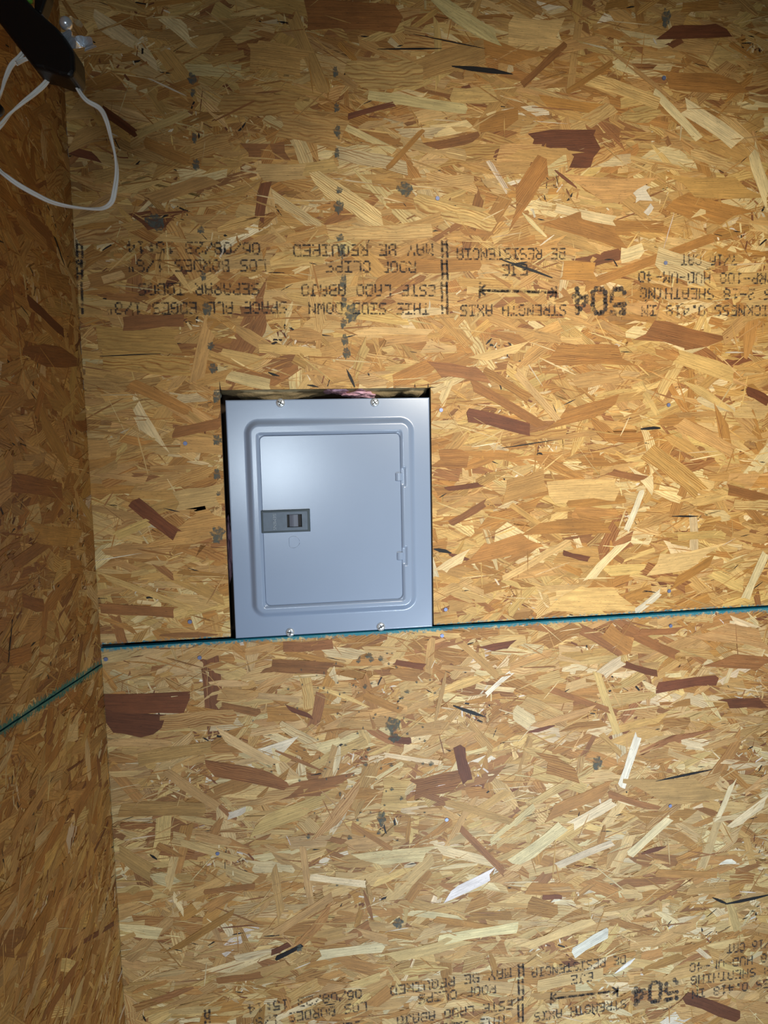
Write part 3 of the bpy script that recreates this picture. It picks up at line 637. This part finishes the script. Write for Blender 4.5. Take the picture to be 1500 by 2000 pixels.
def rr_pts(x0, x1, z0, z1, r, n=6):
    P = []
    for cx, cz, a0 in ((x1 - r, z1 - r, 0), (x0 + r, z1 - r, 90), (x0 + r, z0 + r, 180), (x1 - r, z0 + r, 270)):
        for k in range(n + 1):
            a = math.radians(a0 + 90 * k / n); P.append((cx + r * math.cos(a), cz + r * math.sin(a)))
    return P
def slab(name, rings, mat, parent, smooth=False, loc=(0, 0, 0)):
    """rings: list of (points, y), closed at the front (last ring)"""
    V, F = [], []; n = len(rings[0][0])
    for pts, y in rings: V += [(x, y, z) for x, z in pts]
    for i in range(len(rings) - 1):
        for k in range(n):
            F.append((i * n + k, i * n + (k + 1) % n, (i + 1) * n + (k + 1) % n, (i + 1) * n + k))
    F.append(tuple((len(rings) - 1) * n + k for k in range(n))[::-1]); F.append(tuple(range(n)))
    me = mesh(name, V, F, mat)
    bmx = bmesh.new(); bmx.from_mesh(me); bmesh.ops.recalc_face_normals(bmx, faces=bmx.faces); bmx.to_mesh(me); bmx.free()
    return link(name, me, parent, loc)
dx0, dx1, dz0, dz1 = DR
door = slab('door', [(rr_pts(*DR, .009), -.0016), (rr_pts(*DR, .009), -.0043), (rr_pts(dx0 + .0006, dx1 - .0006, dz0 + .0006, dz1 - .0006, .0085), -.0048)], M_STEEL, panel)
DY = -.0048
for hz in HZ:                                       # rolled hinge barrels
    V, F = [], []; n = 12; hx = DR[1] - .0025
    for z in (hz - .0068, hz + .0068):
        for k in range(n + 1):
            a = math.pi * k / n; V.append((hx - .0070 * math.cos(a), DY + .0006 - .0042 * math.sin(a), z))
    for k in range(n): F.append((k, k + 1, n + 2 + k, n + 1 + k))
    F.append(tuple(range(n, -1, -1))); F.append(tuple(range(n + 1, 2 * n + 2)))
    F.append((0, n + 1, 2 * n + 1, n))
    o = link('hinge', mesh('hinge', V, F, M_STEEL), panel)
# latch
l0 = on_back(511, 1042); l1 = on_back(605, 992)
LX0, LX1, LZ0, LZ1 = l0[0], l1[0], l0[1] + .001, l1[1] - .001
w0 = on_back(561, 1029); w1 = on_back(589, 1003); WX0, WX1, WZ0, WZ1 = w0[0], w1[0], w0[1], w1[1]
def frame(name, outer, inner, y0, y1, bev, mat, parent):
    (a0, a1, b0, b1), (c0, c1, d0, d1) = outer, inner
    O = [(a0, b0), (a1, b0), (a1, b1), (a0, b1)]; I = [(c0, d0), (c1, d0), (c1, d1), (c0, d1)]
    O2 = [(a0 + bev, b0 + bev), (a1 - bev, b0 + bev), (a1 - bev, b1 - bev), (a0 + bev, b1 - bev)]
    V = [(x, y0, z) for x, z in O] + [(x, y1, z) for x, z in O2] + [(x, y1, z) for x, z in I] + [(x, y0, z) for x, z in I]
    F = []
    for i in range(3):
        for k in range(4): F.append((i * 4 + k, i * 4 + (k + 1) % 4, (i + 1) * 4 + (k + 1) % 4, (i + 1) * 4 + k))
    for k in range(4): F.append((12 + k, 12 + (k + 1) % 4, (k + 1) % 4, k))
    me = mesh(name, V, F, mat); b = bmesh.new(); b.from_mesh(me); bmesh.ops.recalc_face_normals(b, faces=b.faces); b.to_mesh(me); b.free()
    return link(name, me, parent)
frame('latch_rim', (LX0, LX1, LZ0, LZ1), (LX0 + .0035, LX1 - .0045, LZ0 + .0035, LZ1 - .0035), DY + .0002, DY - .0040, .0012, M_RIM, door)
frame('latch_plate', (LX0 + .0034, LX1 - .0044, LZ0 + .0034, LZ1 - .0034), (WX0, WX1, WZ0, WZ1), DY + .0003, DY - .0043, .0004, M_LATCH, door)
bm = box_bm(WX0 - .0006, WX1 + .0006, DY - .0006, DY + .0004, WZ0 - .0006, WZ1 + .0006); bm_obj('latch_recess', bm, M_DARK, door)
V, F = [], []; n = 8; sx0 = WX0 + .0042; sx1 = WX0 + .0195
for z in (WZ0 + .0012, WZ1 - .0006):
    for k in range(n + 1):
        f = k / n; V.append((sx0 + (sx1 - sx0) * f, DY - .0008 - .0042 * math.sin(math.pi * (.12 + .62 * f)), z))
    V.append((sx1, DY - .0007, z)); V.append((sx0, DY - .0007, z))
m_ = n + 3
for k in range(m_): F.append((k, (k + 1) % m_, m_ + (k + 1) % m_, m_ + k))
F.append(tuple(range(m_))[::-1]); F.append(tuple(range(m_, 2 * m_)))
link('latch_slider', mesh('latch_slider', V, F, M_SLIDE), door)
# raised maker's lettering, reading downwards
fc = bpy.data.curves.new('lettering', 'FONT'); fc.body = 'SIEMENS'; fc.size = .0078; fc.extrude = .0005; fc.align_x = 'CENTER'; fc.align_y = 'CENTER'
fo = bpy.data.objects.new('lettering', fc); SC.collection.objects.link(fo)
dg = bpy.context.evaluated_depsgraph_get(); fme = bpy.data.meshes.new_from_object(fo.evaluated_get(dg)); bpy.data.objects.remove(fo)
fme.materials.clear(); fme.materials.append(M_LETTER)
lx, lz = on_back(536, 1018)
fl = link('lettering', fme, door, (lx, DY - .0046, lz)); fl.rotation_euler = (math.pi / 2, math.pi / 2, 0)
# half-punched round knockout
kx, kz = on_back(574, 1058); V, F = [], []
tube(V, F, [Vector((kx + (.0104 * math.cos(a) if math.cos(a) > -.75 else -.0082), DY - .0001, kz + .0108 * math.sin(a))) for a in [math.radians(8 + 344 * k / 40) for k in range(41)]], .0006, 6)
link('knockout', mesh('knockout', V, F, M_STEEL, True), door)
# cover screws
sv, sf = [], []; n = 20; prof = [(.0079, .0002), (.0080, -.0010), (.0072, -.0022), (.0052, -.0031), (.0026, -.0035)]
for r_, y in prof:
    for k in range(n): a = 2 * math.pi * k / n; sv.append((r_ * math.cos(a), y, r_ * math.sin(a)))
for i in range(len(prof) - 1):
    for k in range(n): sf.append((i * n + k, i * n + (k + 1) % n, (i + 1) * n + (k + 1) % n, (i + 1) * n + k))
sf.append(tuple((len(prof) - 1) * n + k for k in range(n)))
screw_me = mesh('screw', sv, sf, M_ZINC, True)
b_ = bmesh.new(); b_.from_mesh(screw_me); bmesh.ops.recalc_face_normals(b_, faces=b_.faces); b_.to_mesh(screw_me); b_.free()
sb = box_bm(-.0056, .0056, -.0037, -.0026, -.0008, .0008); box_bm(-.0008, .0008, -.0037, -.0026, -.0046, .0046, 0, 1, sb)
slot_me = bpy.data.meshes.new('cross_slot'); sb.to_mesh(slot_me); sb.free(); slot_me.materials.append(M_DARK)
for (px, py), an in zip(((548, 787), (732, 786), (567, 1235), (744, 1224)), (.5, -.6, .2, -.5)):
    s, t = on_back(px, py); so = link('screw', screw_me, panel, (s, 0, t)); so.rotation_euler = (0, an, 0)
    link('cross_slot', slot_me, so)

# ------------------------------------------------------------------ black fixture with white cord, upper left
DEP = 0.66
fix = bpy.data.objects.new('hanging_fixture', None); SC.collection.objects.link(fix)
fbase = at_depth(40, 60, DEP); fix.location = fbase + Vector((0, 0, Z0))
fix['label'] = 'black tapered plastic fixture with silver wing clip and white cord, top left'; fix['category'] = 'fixture'
def fp(px, py, dep=DEP): return at_depth(px, py, dep) - fbase
def outline_body(name, pts, d0, d1, bev, mat):
    bm = bmesh.new(); a = [bm.verts.new(fp(x, y, d0)) for x, y in pts]; b = [bm.verts.new(at_depth(x, y, d0) - fbase + (ROT @ Vector((0, 0, -1))) * (d1 - d0)) for x, y in pts]
    bm.faces.new(a); bm.faces.new(b[::-1])
    for i in range(len(pts)): bm.faces.new((a[i], a[(i + 1) % len(pts)], b[(i + 1) % len(pts)], b[i]))
    bmesh.ops.recalc_face_normals(bm, faces=bm.faces)
    bmesh.ops.bevel(bm, geom=bm.edges[:], offset=bev, segments=3, affect='EDGES', profile=.5)
    return bm_obj(name, bm, mat, fix, False)
outline_body('housing', [(-80, -55), (0, 46), (40, 98), (66, 132), (84, 134), (116, 146), (136, 150), (145, 140), (143, 98), (124, 68), (108, 50), (66, 14), (10, -48), (-30, -95)], DEP - .012, DEP + .016, .0035, M_BLACK)
outline_body('strut', [(66, 20), (80, 26), (92, -10), (96, -60), (70, -60), (66, -10)], DEP + .006, DEP + .020, .002, M_BLACK)
bm = bmesh.new(); bmesh.ops.create_icosphere(bm, subdivisions=3, radius=.0028, matrix=Matrix.Translation(fp(58, 1, DEP - .004))); bm_obj('green_cap', bm, M_GREEN, fix, True)
# wing clip: round knob, brass lug, bent metal tab
bm = bmesh.new(); bmesh.ops.create_uvsphere(bm, u_segments=18, v_segments=12, radius=.0058, matrix=Matrix.Translation(fp(129, 46, DEP - .008)))
clip_o = bm_obj('wing_clip', bm, M_ZINC, fix, True); clip_o['label'] = 'shiny silver wing clip'
def strip(name, pts, wd, th, mat, parent):
    V, F = [], []; P = spline(pts, 6); n = len(P)
    for i, (x, y, d) in enumerate(P):
        q = P[min(i + 1, n - 1)] - P[max(i - 1, 0)]; t = Vector((q.x, q.y, 0)).normalized()
        nx_, ny_ = -t.y, t.x; wv = wd * (1 + .25 * math.sin(i * .9))
        for sgn in (-1, 1):
            c = fp(x + nx_ * wv * sgn, y + ny_ * wv * sgn, d + .004 * sgn); V.append(c); V.append(c + (ROT @ Vector((0, 0, -1))) * th)
    for i in range(n - 1):
        a = i * 4; b = a + 4
        F += [(a, a + 2, b + 2, b), (a + 1, b + 1, b + 3, a + 3), (a, b, b + 1, a + 1), (a + 2, a + 3, b + 3, b + 2)]
    F += [(0, 1, 3, 2), ((n - 1) * 4, (n - 1) * 4 + 2, (n - 1) * 4 + 3, (n - 1) * 4 + 1)]
    me = mesh(name, V, F, mat); b = bmesh.new(); b.from_mesh(me); bmesh.ops.recalc_face_normals(b, faces=b.faces); b.to_mesh(me); b.free()
    return link(name, me, parent)
strip('wing_tab', [(126, 62, DEP - .008), (136, 78, DEP - .004), (148, 86, DEP - .010), (160, 78, DEP - .004), (172, 84, DEP - .009), (177, 95, DEP - .006)], 10, .0009, M_ZINC, clip_o)
strip('brass_lug', [(134, 36, DEP - .006), (146, 40, DEP - .003), (160, 50, DEP - .006)], 4.5, .0012, M_BRASS, clip_o)
def cord(pts, r=.00125, turns=3.2):
    P = spline([Vector(fp(x, y, d)) for x, y, d in pts], 12); V, F = [], []
    n = len(P); A, B = [], []
    for i, p in enumerate(P):
        t = (P[min(i + 1, n - 1)] - P[max(i - 1, 0)]).normalized(); u = (Vector((0, 1, 0)) - t * t.y).normalized(); v = t.cross(u)
        a = turns * 2 * math.pi * i / n * .5
        o = (u * math.cos(a) + v * math.sin(a)) * r * .92; A.append(p + o); B.append(p - o)
    tube(V, F, A, r, 8); tube(V, F, B, r, 8)
    return link('cord', mesh('cord', V, F, M_CORD, True), fix)
D = DEP
cord([(136, 140, D + .008), (150, 170, D + .008), (168, 195, D + .006), (195, 212, D + .004), (208, 236, D), (217, 270, D), (226, 310, D), (228, 340, D), (224, 372, D), (218, 394, D + .003), (203, 406, D + .006), (180, 408, D + .01), (140, 404, D + .012), (102, 395, D + .01), (70, 380, D + .008), (38, 362, D + .004), (14, 345, D), (-5, 328, D), (-40, 280, D - .01), (-44, 235, D - .02)])
cord([(102, 130, D + .01), (92, 158, D + .008), (70, 180, D + .005), (45, 200, D), (20, 222, D), (0, 246, D - .005), (-22, 262, D - .01), (-44, 240, D - .02)], turns=1.6)
cord([(50, 96, D + .01), (38, 112, D + .008), (22, 128, D + .004), (10, 155, D), (0, 186, D - .005), (-20, 215, D - .012), (-42, 230, D - .02)], turns=1.4)
cord([(62, 112, D + .014), (46, 117, D + .010), (32, 124, D + .004)], .0011, .3)
bm = bmesh.new(); bmesh.ops.create_uvsphere(bm, u_segments=14, v_segments=10, radius=1); c0 = fp(-22, 214, D - .012)
for v in bm.verts: v.co = Vector((c0.x + v.co.x * .0135, c0.y + v.co.y * .008, c0.z + v.co.z * .008))
bm_obj('cord_joint', bm, M_BLACK, fix, True)
